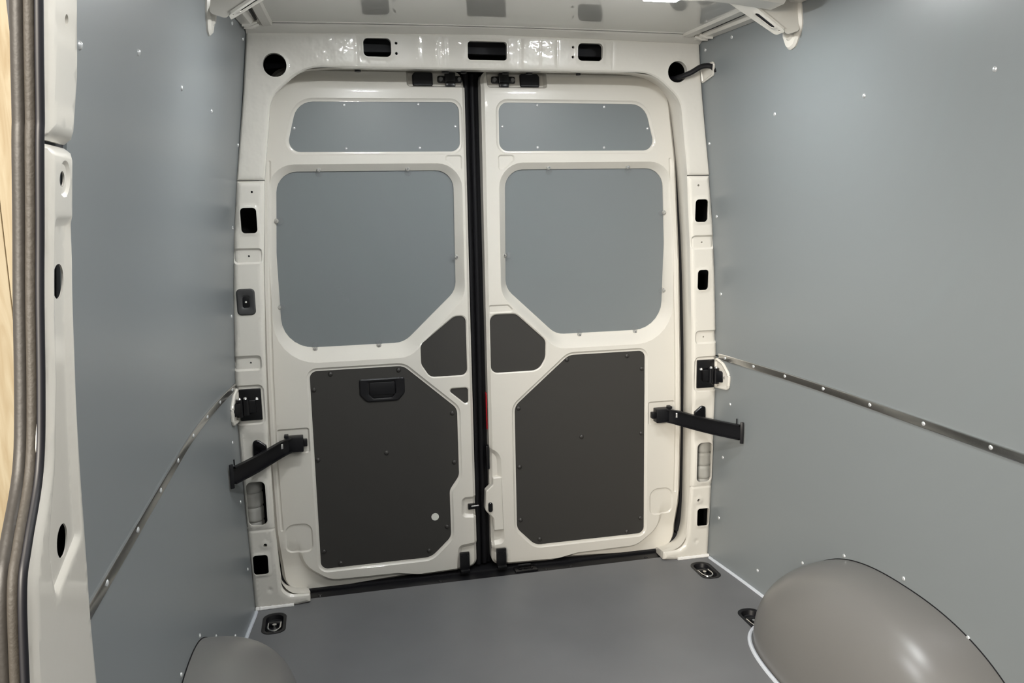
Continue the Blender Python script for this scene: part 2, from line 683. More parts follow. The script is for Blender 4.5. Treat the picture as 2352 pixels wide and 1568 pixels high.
for s, nm in ((-1, 'wall_left'), (1, 'wall_right')):
    wl = empty(nm)
    y0 = -1.712 if s < 0 else -3.2
    tag(wl, 'grey panelled side wall with screws, ' + ('behind the side door pillar' if s < 0 else 'without a side door'), kind='structure')
    M = lambda u, v, d, s=s: (s * (wall_x(u, v) + d), u, v)
    HZ = .727
    up_ = sheet('upper_panel', [(y0, .795, .003), (-.095, .795, .003), (-.115, 1.30, .003), (-.150, 1.882, .003), (y0, 1.882, .003)], [], M, GREY, wl, g=.05, edge=.008)
    if s > 0:
        notch = [(-.12, HZ - .05, .01), (-.20, HZ - .045, .03), (-.20, HZ + .038, .035), (-.12, HZ + .05, .02)]
    lo_ = sheet('lower_panel', [(y0, .0, .003), (-.080, .0, .003), (-.095, .79, .003), (y0, .79, .003)], [], M, GREY, wl, g=.05, edge=.008)
    for y, z in WS:
        if y > y0 + .02: stamp('screw', scr, (s * wall_x(y, z), y, z), wall_n(y, z, s), up_)
    for y, z in WSL:
        if y > y0 + .02: stamp('screw', scr, (s * wall_x(y, z), y, z), wall_n(y, z, s), lo_)
    # aluminium cover strip between the two boards
    bm = bmesh.new()
    ys = np.linspace(-.135, y0, 70)
    rows = []
    for y in ys:
        n = wall_n(y, .794, s)
        b = Vector((s * wall_x(y, .794), y, .794))
        rows.append([bm.verts.new(b + n * o + Vector((0, 0, dz))) for dz, o in ((.0115, .0), (.0108, .0032), (.0085, .0042), (.0, .0022), (-.0085, .0042), (-.0108, .0032), (-.0115, .0))])
    for a, b in zip(rows, rows[1:]):
        for k in range(6): bm.faces.new([a[k], a[k + 1], b[k + 1], b[k]])
    st = put('trim_2' if s < 0 else 'trim_3', bm, ALU, None, 40)
    tag(st, 'aluminium cover strip screwed along the joint of the ' + ('wall behind the side door pillar' if s < 0 else 'wall without a side door'), kind='structure')
    for y in (-.175, -.345, -.52, -.715, -.927, -1.133, -1.345, -1.56, -1.78, -2.0):
        if y > y0: stamp('screw', scr, Vector((s * wall_x(y, .794), y, .794)) + wall_n(y, .794, s) * .002, wall_n(y, .794, s), st)
    # pale sealant line on the floor along the wall
    bm = bmesh.new()
    tube(bm, [(s * (wall_x(y, .02) - .004), y, FZ + .001) for y in np.linspace(-.118, -.62, 16)], .0065, 8)
    pts = []
    for k in range(40):
        a = math.pi * k / 39 / 2
        yy = ARC_Y + (ARC_L + .010) * math.sin(a) ** (2 / 3.3)
        ww = (ARC_W + .004) * math.cos(a) ** (2 / 3.3)
        pts.append((s * (wall_x(yy, .02) - ww), yy, FZ + .001))
    pts = [(pts[0][0], -1.5, FZ + .001)] + pts[:-1]
    tube(bm, pts, .0065, 8)
    se = put('trim_4' if s < 0 else 'trim_5', bm, SEALANT)
    tag(se, 'pale grey sealant bead along the floor edge beside the ' + ('half hidden wheel arch' if s < 0 else 'large wheel arch'), kind='structure')

# outer skins that close the hollow body, and an unseen partition added to cut frontal light
wf = empty('wall_front')
tag(wf, 'unseen grey partition added at the cab end to cut frontal light', kind='structure')
bm = bmesh.new()
box(bm, (0, -3.23, .95), (1.9, .02, 2.0))
put('unseen_partition', bm, PART, wf)
bm = bmesh.new()
box(bm, (-.90, -2.5, 1.85), (.10, 1.5, .20))
box(bm, (-.90, -3.17, .90), (.10, .12, 1.8))
put('side_door_surround', bm, PAINT, wf)
bm = bmesh.new()
box(bm, (.965, -1.55, .95), (.01, 3.4, 2.1))
box(bm, (-.912, -.72, .95), (.006, 1.76, 2.1))
box(bm, (0, -1.55, 1.99), (1.94, 3.4, .01))
box(bm, (0, .15, .95), (1.94, .01, 2.1))
box(bm, (0, -1.55, -.07), (1.94, 3.4, .01))
put('outer_skin', bm, CAV, wf)

# ------------------------------------------------------------------ rear door frame: header, pillars, reveal
wr = empty('wall_rear')
tag(wr, 'white painted body frame around the rear doors', kind='structure')
Mp = lambda u, v, d: (u, yp(v) + d, v)
RIM = [(0, -.0022), (.004, -.0022), (.0085, 0)]
OPEN = [(.702, 1.437), (.667, 1.69), (.548, 1.772)]
outer = [(-.784, 1.437, .002), (-.702, 1.437, .002), (-.667, 1.685, .09), (-.565, 1.772, .14), (.565, 1.772, .14), (.667, 1.685, .09), (.702, 1.437, .002), (.784, 1.437, .002), (.746, 1.69, .05), (.724, 1.868, .006), (0, 1.880, .3), (-.724, 1.868, .006), (-.746, 1.69, .05)]
fe = []
for s in (-1, 1):
    fe.append(Feat(rect(s * .342, 1.831, .084, .054, .014), RIM, True, .015))
    fe.append(Feat(circ(s * .649, 1.775, .034), [(0, -.001), (.003, -.001), (.006, 0)], True, .02))
    for z in (1.845, 1.815): fe.append(Feat(circ(s * .284, z, .0042), [(0, 0)], True, .012))
fe.append(Feat(rect(0.002, 1.828, .126, .056, .010), RIM, True, .015))
for x in (-.405, -.212, -.150, -.128, .112, .176, .232, .42):
    fe.append(Feat(rect(x, 1.822, .003, .088, .001), [(0, .0012), (.004, 0)]))
hd = sheet('header', outer, fe, Mp, PAINTW, wr, g=.012, oprof=[(0, .006), (.004, .0015), (.010, 0)], edge=.02)

for s in (-1, 1):
    outer = [(.784, 1.435, .002), (.806, 1.26, .3), (.822, 1.05, .3), (.835, .82, .3), (.838, .66, .3), (.833, .33, .3), (.827, .016, .003),
             (.690, .016, .02), (.645, .022, .004), (.645, .052, .004), (.735, .055, .095), (.746, .30, .3), (.744, .691, .4), (.736, .907, .4), (.722, 1.186, .4), (.702, 1.435, .002)]
    pf = [Feat(circ(.742, 1.402, .0035), [(0, 0)], True, .01),
          Feat(rect(.757, 1.315, .048, .078, .012), RIM, True, .006)]
    # pressed steps
    for z, x in ((1.205, .762), (.865, .788)):
        pf.append(Feat(rect(x + .006, z, .082, .040, .010), [(-.006, .007), (-.001, .007), (.005, 0)]))
    pf.append(Feat(circ(.765, 1.205, .003), [(0, 0)], True, .01))
    pf.append(Feat(circ(.783, .865, .003), [(0, 0)], True, .01))
    if s > 0:
        pf.append(Feat(rect(.771, 1.072, .042, .072, .012), RIM, True, .006))
    pf.append(Feat(rect(.799, .728, .088, .118, .012), [(-.004, .005), (.002, .005), (.007, 0)]))
    pf.append(Feat([(.70, .635, .02), (.80, .635, .02), (.85, .70, .02), (.85, .52, .02), (.70, .52, .02)], [(-.03, .004), (.0, .0)]))
    pf.append(Feat(rect(.796, .394, .060, .152, .018), [(0, -.0035), (.005, -.0035), (.012, 0)], True, .008))
    pf.append(Feat(rect(.79, .300, .12, .003, .001), [(0, .002), (.004, 0)]))
    pf.append(Feat(circ(.779, .246, .006), [(0, -.0015), (.006, -.0015), (.009, 0)], True, .012))
    pf.append(Feat(rect(.798, .178, .048, .070, .010), RIM, True, .006))
    pf.append(Feat(circ(.775, .085, .004), [(-.002, .003), (.004, 0)]))
    for f in pf:
        f.c = mir(f.c, s)
        f.loop = rpoly(f.c)
    sheet('pillar', mir(outer, s), pf, Mp, PAINT, wr, g=.009, oprof=[(0, .010), (.005, .003), (.012, 0)], edge=.02)

# reveal: from the frame face back to the door seal
face = [(.645, .022), (.645, .052), (.690, .056), (.720, .075), (.738, .11), (.745, .17), (.746, .30), (.744, .691), (.736, .907), (.722, 1.186), (.702, 1.435), (.680, 1.60), (.667, 1.672), (.652, 1.705), (.625, 1.735), (.585, 1.757), (.53, 1.768), (.45, 1.772), (.25, 1.772), (0, 1.772)]
back = [(0.665, 0), (0.668, 0.012), (0.706, 0.018), (0.75, 0.043), (0.767, 0.09), (0.775, 0.16), (0.778, 0.3), (0.777, 0.691), (0.772, 0.907), (0.759, 1.186), (0.738, 1.435), (0.716, 1.6), (0.702, 1.685), (0.685, 1.722), (0.6558, 1.758), (0.6, 1.785), (0.54, 1.797), (0.45, 1.801), (0.25, 1.801), (0, 1.801)]


def half_to_full(h):
    return [(-x, z) for x, z in h] + [(x, z) for x, z in reversed(h[:-1])]


def dense(h, n=5):
    P = spline([(x, z, 0) for x, z in h[1:]], n)
    return [(h[0][0], h[0][1])] + [(p.x, p.y) for p in P]


FF, BB = half_to_full(dense(face)), half_to_full(dense(back))
bm = bmesh.new()
rows = []
for (fx, fz), (bx, bz) in zip(FF, BB):
    y0_ = yp(fz) + .009
    y1_ = .055
    row = []
    for t, k in ((0, 0), (.12, .02), (.5, .35), (.85, .85), (1, 1)):
        row.append(bm.verts.new((fx + (bx - fx) * k, y0_ + (y1_ - y0_) * t, fz + (bz - fz) * k)))
    rows.append(row)
for a, b in zip(rows, rows[1:]):
    for k in range(4): bm.faces.new([a[k], a[k + 1], b[k + 1], b[k]])
put('reveal', bm, PAINT, wr, 40)
# dark plugs on the header underside
for x, r in ((-.40, .010), (-.12, .012), (-.06, .010), (.08, .011), (.16, .011), (.33, .008)):
    bm = bmesh.new()
    cyl(bm, (x, -.075, 1.773), (x, -.075, 1.790), r, 14)
    put('header_plug', bm, BLACK, wr)
# dark backing sheets that paint the shade behind the holes
bm = bmesh.new()
box(bm, (0, -.06, 1.90), (1.3, .02, .13))
for s in (-1, 1):
    box(bm, (s * .80, .10, .95), (.22, .01, 1.95))
put('hole_shade', bm, CAV, wr)
# white sealant smear along the foot of the pillar
for s, x0, x1 in ((-1, .70, .825), (1, .70, .825)):
    bm = bmesh.new()
    P = []
    for k in range(24):
        t = k / 23
        P.append((s * (x0 + (x1 - x0) * t), yp(.02) - .001, FZ + .003))
    tube(bm, P, [.006 + .0025 * random.random() for _ in P], 8)
    put('foot_sealant', bm, WSEAL, wr)

# black door seal around the opening
bm = bmesh.new()
tube(bm, [(x * 1.0 - (.009 if x > 0 else -.009), .032, z + (.012 if z > 1.77 else 0 if z > .15 else .010)) for x, z in BB[1:-1]], .012, 10)
ds = put('door_seal', bm, RUBBER)
tag(ds, 'black rubber seal running around the rear door opening', 'seal')

# ------------------------------------------------------------------ rear doors
bolt_dark = dome_mesh(.0085, .006, mat('bolt_black', (.032, .030, .028), .35))
bolt_grey = dome_mesh(.0052, .003, SCREW)


def clip_mesh():
    bm = bmesh.new()
    # clear tab
    b2 = bmesh.new()
    bmesh.ops.create_cone(b2, cap_ends=True, segments=20, radius1=.0115, radius2=.0108, depth=.0015)
    add(bm, b2, Matrix.Translation((0, .010, .004)), 0)
    b2 = bmesh.new()
    bmesh.ops.create_cone(b2, cap_ends=True, segments=14, radius1=.0085, radius2=.006, depth=.005)
    add(bm, b2, Matrix.Translation((0, -.002, .004)), 1)
    b2 = bmesh.new()
    bmesh.ops.create_cone(b2, cap_ends=True, segments=10, radius1=.004, radius2=.003, depth=.003)
    add(bm, b2, Matrix.Translation((0, -.002, .008)), 2)
    me = finish(bm, 40)
    for m in (GLASS, DUCT, CHROME): me.materials.append(m)
    return me


clip = clip_mesh()
WIN = [(.090, 1.469, .062), (.673, 1.469, .07), (.690, 1.20, .3), (.690, .877, .105), (.278, .877, .08), (.090, 1.055, .07)]
WRIM = [(.064, 1.491, .085), (.695, 1.491, .085), (.713, 1.20, .3), (.713, .832, .14), (.262, .832, .09), (.064, 1.035, .09)]
UPP = [(.068, 1.691, .03), (.594, 1.689, .065), (.637, 1.530, .035), (.068, 1.530, .03)]
LOWL = [(.606, .803, .025), (.288, .803, .05), (.104, .638, .04), (.104, .388, .04), (.140, .338, .04), (.140, .160, .04), (.215, .090, .06), (.606, .090, .025)]
LOWR = [(.606, .806, .025), (.312, .806, .05), (.106, .630, .045), (.106, .165, .045), (.175, .093, .05), (.606, .093, .025)]
SMAL = [(.064, .968, .022), (.105, .968, .035), (.226, .874, .028), (.226, .805, .03), (.196, .757, .03), (.064, .757, .022)]
SMAR = [(.022, .967, .025), (.116, .967, .035), (.225, .866, .03), (.223, .800, .05), (.196, .757, .05), (.022, .757, .025)]
TRI = [(.140, .711, .008), (.063, .711, .010), (.063, .643, .010)]
CLIPS = [(.538, 1.469, 'd'), (.246, 1.469, 'd'), (.678, 1.310, 'i'), (.690, 1.023, 'i'), (.090, 1.173, 'o'), (.583, .876, 'u'), (.366, .876, 'u')]
UPB = [(.446, 1.679), (.204, 1.683), (.608, 1.606), (.446, 1.541), (.204, 1.542), (.081, 1.612)]
LOWB = [(.537, .789), (.305, .789), (.595, .738), (.121, .621), (.595, .490), (.359, .495), (.593, .155), (.538, .105)]

for s in (-1, 1):
    inner = .046 if s < 0 else .010
    dr = empty('door_1' if s < 0 else 'door_2', (s * .4, 0, .03))
    tag(dr, 'white rear door with dark lower board, ' + ('release handle and cream plug' if s < 0 else 'and no handle'), kind='structure')
    outer = [(inner, .030, .03), (.30, .022, .05), (.60, .004, .05), (.735, .004, .115), (.754, .25, .3), (.757, .50, .4), (.752, .80, .4), (.740, 1.13, .4), (.716, 1.50, .4), (.690, 1.69, .2), (.672, 1.796, .13), (.40, 1.796, .05), (inner, 1.798, .035)]
    Md = lambda u, v, d: (u, yd(v) + d, v)
    R6 = [(0, .005), (.004, .005), (.0075, .0035), (.011, 0)]
    R3 = [(0, .003), (.004, 0)]
    low, sma = (LOWL, SMAL) if s < 0 else (LOWR, SMAR)
    F = [Feat(mir(WIN, s), hole=True, thick=.012, outer=mir(WRIM, s), dwin=lambda P: np.array([yw(v) - yd(v) for v in P[:, 1]])),
         Feat(mir(UPP, s), R6, True, .012), Feat(mir(low, s), R6, True, .012), Feat(mir(sma, s), R3, True, .010)]
    if s < 0: F.append(Feat(mir(TRI, s), R3, True, .010))
    PO = [(-.005, .0045), (-.001, .0045), (.004, 0)]
    F.append(Feat(mir([(.066, 1.514, .006), (.116, 1.514, .008), (.116, 1.500, .006), (.080, 1.470, .006), (.066, 1.470, .006)], s), PO))
    F.append(Feat(mir([(.718, .265, .03), (.631, .265, .03), (.631, .166, .02), (.718, .166, .02)], s), PO))
    # flat around the check strap bracket
    F.append(Feat(mir(rect(.672, .565, .100, .082, .006), s), PO))
    # lower outer corner steps back
    F.append(Feat(mir([(.20, -.06, .01), (.245, .030, .03), (.34, .047, .06), (.575, .050, .08), (.664, .115, .09), (.680, .30, .10), (.80, .30, .05), (.80, -.06, .02)], s), [(-.012, .016), (.0, .0)], scale=lambda P: np.clip((.20 - P[:, 1]) / .09, 0, 1)))
    F.append(Feat(mir([(.731, .25), (.734, .5), (.729, .8), (.717, 1.13), (.693, 1.5), (.690, 1.5), (.714, 1.13), (.726, .8), (.731, .5), (.728, .25)], s), [(0, .003), (.004, 0)]))
    if s < 0:
        F.append(Feat(mir([(.02, .307, .01), (.098, .307, .018), (.100, .230, .018), (.02, .225, .01)], s), [(-.012, .012), (0, 0)]))
        F.append(Feat(mir([(.02, .135, .01), (.115, .125, .02), (.125, .02, .02), (.02, -.02, .01)], s), [(-.015, .012), (0, 0)]))
    else:
        F.append(Feat([(-.02, .50, .02), (.050, .46, .05), (.058, .115, .02), (-.02, .108, .01)], [(-.014, .012), (0, 0)]))
        F.append(Feat([(.022, .998, .004), (.088, .998, .006), (.103, .983, .006), (.100, .976, .006), (.022, .976, .004)], PO))
        F.append(Feat([(-.02, .105, .01), (.070, .095, .02), (.075, .02, .02), (-.02, -.02, .01)], [(-.015, .008), (0, 0)]))

    F.append(Feat(mir([(.030, 1.820, .004), (.240, 1.820, .004), (.240, 1.738, .012), (.030, 1.738, .012)], s), [(-.008, .026), (0, .0)]))

    def top_roll(P):
        t = np.clip((P[:, 1] - 1.728) / .055, 0, 1)
        return .016 * t * t * (3 - 2 * t)
    sk = sheet('inner_sheet', mir(outer, s), F, Md, PAINT, dr, g=.0095, oprof=[(0, .012), (.004, .008), (.010, 0)], edge=.06, dfun=top_roll)

    # boards
    pw = plate('window_panel', mir(WIN, s), .012, lambda u, v, d: (u, yw(v) + .005 + d, v), .006, DGREY, dr)
    for x, z, k in CLIPS:
        dirv = {'d': Vector((0, 0, -1)), 'u': Vector((0, 0, 1)), 'i': Vector((-s, 0, 0)), 'o': Vector((s, 0, 0))}[k]
        zax = Vector((0, -1, 0))
        xax = dirv.cross(zax)
        o = bpy.data.objects.new('clip', clip)
        COL.objects.link(o)
        R_ = Matrix((xax, dirv, zax)).transposed()
        o.rotation_euler = R_.to_euler()
        o.parent = pw
        pos = Vector((s * x, yw(z) - .004, z)) - dirv * .003
        o.location = pos
    pu = plate('upper_panel', mir(UPP, s), .006, lambda u, v, d: (u, yd(v) + .008 + d, v), .006, DGREY, dr)
    for x, z in UPB: stamp('bolt', bolt_grey, (s * x, yd(z) + .008, z), (0, -1, 0), pu)
    pl = plate('lower_panel', mir(low, s), .007, lambda u, v, d: (u, yd(v) + .007 + d, v), .006, DARK, dr)
    extra = [(.104 + .016, .440), (.140 + .014, .200), (.222, .115)] if s < 0 else [(.121, .400), (.121, .196), (.193, .113)]
    for x, z in LOWB + extra: stamp('bolt', bolt_dark, (s * x, yd(z) + .007, z), (0, -1, 0), pl)
    plate('corner_panel', mir(sma, s), .003, lambda u, v, d: (u, yd(v) + .006 + d, v), .006, DARK, dr)
    if s < 0: plate('triangle_panel', mir(TRI, s), .003, lambda u, v, d: (u, yd(v) + .006 + d, v), .006, DARK, dr)

    # upper guide with two bolts and the rectangular buffer beside it
    Y = .017
    xg, xb = .092, .184
    bm = bmesh.new()
    box(bm, (s * xg, Y, 1.772), (.036, .022, .036), bev=.004)
    box(bm, (s * xg, Y + .004, 1.768), (.084, .014, .024), bev=.006)
    box(bm, (s * xg, Y - .006, 1.750), (.032, .020, .018), bev=.003)
    gd = put('top_guide', bm, BLKM, dr)
    bm = bmesh.new()
    for k in (-1, 1): cyl(bm, (s * xg + k * .031, Y - .002, 1.768), (s * xg + k * .031, Y - .010, 1.768), .0085, 14, .006)
    put('guide_bolt', bm, mat('guide_bolt_grey', (.25, .25, .25), .3, metal=.8), gd)
    plate('buffer', mir([(xb - .034, 1.745, .006), (xb + .034, 1.745, .006), (xb + .034, 1.781, .010), (xb + .026, 1.789, .006), (xb - .034, 1.789, .006)], s), 0, lambda u, v, d: (u, .012 + d, v), .02, BLACK, dr, g=.03, bev=.003)
    # lower bolt plate
    xp = .096 if s < 0 else .041
    bm = bmesh.new()
    box(bm, (s * xp, -.012, .064), (.036, .012, .076), bev=.002)
    box(bm, (s * xp, -.022, .034), (.034, .014, .014), bev=.003)
    for k in (-1, 1):
        cyl(bm, (s * xp + k * .010, -.018, .088), (s * xp + k * .010, -.022, .088), .004, 10)
    put('bolt_plate', bm, BLKM, dr)

    if s < 0:
        # release handle set in the dark board
        hx, hz = -.364, .722
        y0_ = yd(hz) + .007
        o_ = [(hx - .078, hz + .042, .008), (hx + .078, hz + .042, .008), (hx + .078, hz - .014, .02), (hx + .054, hz - .040, .018), (hx - .054, hz - .040, .018), (hx - .078, hz - .014, .02)]
        fr = sheet('release_handle', o_, [Feat([(hx - .048, hz + .031, .004), (hx + .045, hz + .031, .004), (hx + .047, hz - .012, .01), (hx + .032, hz - .028, .01), (hx - .032, hz - .028, .01), (hx - .047, hz - .012, .01)], [(0, .002), (.004, 0)], True, .006)],
                   lambda u, v, d: (u, y0_ - .006 + d, v), BLACK, dr, g=.02, oprof=[(0, .003), (.004, 0)], edge=.006)
        bm = bmesh.new()
        box(bm, (hx, y0_ - .001, hz + .006), (.088, .006, .046), bev=.003)
        put('lever', bm, BLACK, fr)
        bm = bmesh.new()
        box(bm, (hx, y0_ + .001, hz), (.094, .003, .06), bev=.001)
        put('handle_cup', bm, BLKM, fr)
        bm = bmesh.new()
        cyl(bm, (-.196, yd(.24) + .010, .242), (-.196, yd(.24) + .0045, .242), .0135, 24)
        put('plug', bm, CREAM, pl)
        # lock in the pressed pocket
        bm = bmesh.new()
        box(bm, (-.062, .006, .268), (.026, .014, .020), bev=.002)
        put('lock', bm, BLKM, dr)
        bm = bmesh.new()
        cyl(bm, (-.064, -.002, .270), (-.036, -.002, .272), .0035, 10)
        put('lock_pin', bm, CHROME, dr)
        # centre seal in the gap between the doors
        bm = bmesh.new()
        box(bm, (-.020, .062, .91), (.066, .020, 1.77), bev=.004)
        tube(bm, [(-.036, .040, z) for z in np.linspace(.03, 1.79, 20)], .010, 10, upv=(0, 1, 0))
        tube(bm, [(-.012, .046, z) for z in np.linspace(.03, 1.79, 20)], .009, 10, upv=(0, 1, 0))
        put('centre_seal', bm, RUBBER, dr)
    else:
        # latch cover that reaches into the gap
        lc = plate('latch_cover', [(.052, .372, .006), (.018, .372, .006), (.018, .345, .01), (-.008, .322, .012), (-.012, .250, .012), (.016, .215, .012), (.018, .168, .006), (.056, .168, .006)], 0, lambda u, v, d: (u, -.004 + d, v), .03, PAINT, dr, g=.012, bev=.004)
        plate('latch_button', rect(.006, .262, .016, .036, .0075), 0, lambda u, v, d: (u, -.012 + d, v), .012, BLKM, lc, g=.012, bev=.003)
        bm = bmesh.new()
        box(bm, (.0065, .030, .615), (.003, .020, .135), bev=.001)
        put('reflector', bm, RED, dr)
        bm = bmesh.new()
        box(bm, (.004, .020, .445), (.012, .026, .090), bev=.004)
        put('edge_latch', bm, BLKM, dr)

# red strip also needs a bright edge; striker on the sill
bm = bmesh.new()
box(bm, (.130, -.020, .014), (.085, .045, .010), bev=.004)
for x in (.108, .130, .152): cyl(bm, (x, -.026, .016), (x, -.026, .023), .006, 12)
tube(bm, [(.10, -.012, .018), (.105, -.014, .028), (.15, -.014, .028), (.155, -.012, .018)], .004, 8)
sk = put('striker', bm, BLKM)
tag(sk, 'shiny black latch striker on the entry strip below the doors', 'striker')

# ------------------------------------------------------------------ hinges, check straps
for s in (-1, 1):
    where = 'beside the socket pillar, half over the wall behind the side door' if s < 0 else 'on the pillar with two dark openings above it'
    hg = empty('hinge_assembly', (s * .80, yp(.73) - .002, .728))
    tag(hg, 'black rear door hinge with white backing flange, ' + ('on the pillar with the dark socket' if s < 0 else 'on the pillar with no socket'), 'hinge', 'rear door hinges')
    yb = yp(.73) + .002
    bm = bmesh.new()
    box(bm, (s * .792, yb, .729), (.068, .008, .104), bev=.003)
    put('hinge_plate', bm, BLKM, hg)
    bm = bmesh.new()
    cyl(bm, (s * .806, yb - .016, .700), (s * .806, yb - .016, .752), .012, 14)
    cyl(bm, (s * .824, yb - .020, .695), (s * .824, yb - .020, .752), .011, 14)
    box(bm, (s * .800, yb - .012, .726), (.050, .016, .044), bev=.004)
    put('knuckle', bm, BLKM, hg)
    bm = bmesh.new()
    R_ = Matrix.Rotation(s * -.75, 4, 'Z')
    box(bm, (s * .846, yb - .040, .722), (.060, .022, .042), rot=R_, bev=.005)
    cyl(bm, (s * .850, yb - .052, .722), (s * .843, yb - .060, .722), .009, 12)
    put('hinge_arm', bm, BLKM, hg)
    for x, y, z in ((.806, yb - .016, .755), (.824, yb - .020, .755), (.772, yb - .006, .750)):
        bm = bmesh.new()
        cyl(bm, (s * x, y, z - .004), (s * x, y, z + .003), .0065, 12, .004)
        put('hinge_pin', bm, CHROME, hg)
    # white body flange showing in the cut-out of the grey board
    bm = bmesh.new()
    loop = rpoly([(-.118, .680, .004), (-.198, .686, .015), (-.205, .735, .03), (-.165, .772, .03), (-.118, .785, .01)])
    A = [bm.verts.new((s * (wall_x(u, v) - .003), u, v)) for u, v in loop]
    bm.faces.new(A)
    tube(bm, [(s * (wall_x(u, v) - .004), u, v) for u, v in loop], .0055, 8, closed=True)
    put('backing_flange', bm, PAINT, hg)

    ck = empty('check_strap', (s * .69, -.03, .56))
    tag(ck, 'black curved door check strap, ' + ('crossing the pillar with the dark socket' if s < 0 else 'crossing the pillar with no socket'), 'check strap', 'door check straps')
    bm = bmesh.new()
    box(bm, (s * .668, -.018, .561), (.058, .038, .052), bev=.003)
    box(bm, (s * .634, -.012, .561), (.016, .022, .024), bev=.003)
    box(bm, (s * .694, -.022, .590), (.014, .026, .010), bev=.002)
    put('bracket', bm, BLACK, ck)
    P = spline([(.684, -.030, .561), (.712, -.058, .558), (.750, -.118, .553), (.790, -.198, .552), (.842, -.294, .553)], 6)
    bm = bmesh.new()
    rows = []
    for i, p in enumerate(P):
        t = (P[min(i + 1, len(P) - 1)] - P[max(i - 1, 0)]).normalized()
        n = Vector((t.y, -t.x, 0))      # towards the door side
        h = .0245 + .002 * min(1, i / 6)
        row = []
        for o, z in ((-.002, -h), (-.002, h), (.004, h), (.012, h), (.012, h - .004), (.003, h - .004), (.003, -h + .004), (.012, -h + .004), (.012, -h)):
            row.append(bm.verts.new((s * (p.x - n.x * o * -1), p.y + n.y * o, p.z + z)))
        rows.append(row)
    for a, b in zip(rows, rows[1:]):
        for k in range(len(a)): bm.faces.new([a[k], a[(k + 1) % len(a)], b[(k + 1) % len(a)], b[k]])
    put('strap_arm', bm, BLACK, ck, 30)
    bm = bmesh.new()
    R_ = Matrix.Rotation(s * -.50, 4, 'Z')
    box(bm, (s * .8445, -.298, .551), (.012, .006, .076), rot=R_, bev=.0015)
    cyl(bm, (s * .838, -.272, .578), (s * .838, -.272, .596), .0022, 8)
    put('end_stop', bm, BLACK, ck)
    bm = bmesh.new()
    box(bm, (s * .708, -.058, .566), (.008, .004, .018), rot=R_, bev=.001)
    put('strap_slot', bm, CHROME, ck)
    # triangular mount on the pillar
    plate('mount', mir([(.752, .545, .006), (.752, .590, .010), (.780, .612, .012), (.794, .606, .010), (.796, .545, .006)], s), 0, lambda u, v, d: (u, yp(v) - .006 + d, v), .01, BLKM, ck, g=.02, bev=.003)
    bm = bmesh.new()
    for x, z in ((.765, .570), (.782, .566), (.776, .594)): cyl(bm, (s * x, yp(z) - .005, z), (s * x, yp(z) - .012, z), .006, 12)
    put('mount_bolt', bm, BLKM, ck)

    # ribbed duct inside the long pillar slot
    bm = bmesh.new()
    P = [(s * .812, -.060, z) for z in np.linspace(.27, .52, 41)]
    tube(bm, P, [.033 + (.0 if k % 8 else -.004) for k in range(41)], 16)
    du = put('ribbed_duct', bm, DUCT, None, 60)
    tag(du, 'grey ribbed duct behind the long slot of the pillar ' + ('with the dark socket' if s < 0 else 'with no socket'), 'duct', 'ducts in the pillar slots')

# dark socket on one pillar
so = empty('socket_cover', (-.783, yp(1.06) - .002, 1.062))
tag(so, 'dark grey plastic socket cover set into the rear pillar', 'socket')
sx, sz = -.783, 1.062
sheet('cover', rect(sx, sz, .056, .084, .013), [Feat(rect(sx, sz, .020, .034, .006), [(0, .004), (.003, .002), (.007, 0)], True, .01)], lambda u, v, d: (u, yp(v) - .005 + d, v), SOCK, so, g=.015, oprof=[(0, .004), (.004, 0)], edge=.006)
bm = bmesh.new()
box(bm, (sx, yp(sz) - .0008, sz), (.022, .0014, .036), bev=.0004)
put('socket_well', bm, BLKM, so)
bm = bmesh.new()
cyl(bm, (sx, yp(sz) - .001, sz), (sx, yp(sz) - .004, sz), .003, 10)
put('contact', bm, CREAM, so)

# black hose that leaves the round header hole
ho = empty('hose', (.70, -.19, 1.77))
tag(ho, 'black hose curling out of the round header hole over the wall', 'hose')
bm = bmesh.new()
P = spline([(.640, -.12, 1.757), (.652, -.168, 1.757), (.682, -.195, 1.768), (.712, -.212, 1.785), (.738, -.225, 1.785), (.752, -.238, 1.768)], 8)
tube(bm, P, .0085, 10)
put('hose_tube', bm, BLACK, ho)
bm = bmesh.new()
box(bm, (.753, -.240, 1.783), (.006, .010, .040), rot=Matrix.Rotation(.25, 4, 'Y'), bev=.002)
put('hose_clip', bm, BLACK, ho)
bm = bmesh.new()
loop = rpoly([(-.165, 1.742, .004), (-.232, 1.757, .006), (-.245, 1.795, .008), (-.165, 1.79, .004)])
A = [bm.verts.new((wall_x(u, v) - .003, u, v)) for u, v in loop]
bm.faces.new(A)
tube(bm, [(wall_x(u, v) - .004, u, v) for u, v in loop], .004, 6, closed=True)
put('backing_flange', bm, PAINT, ho)

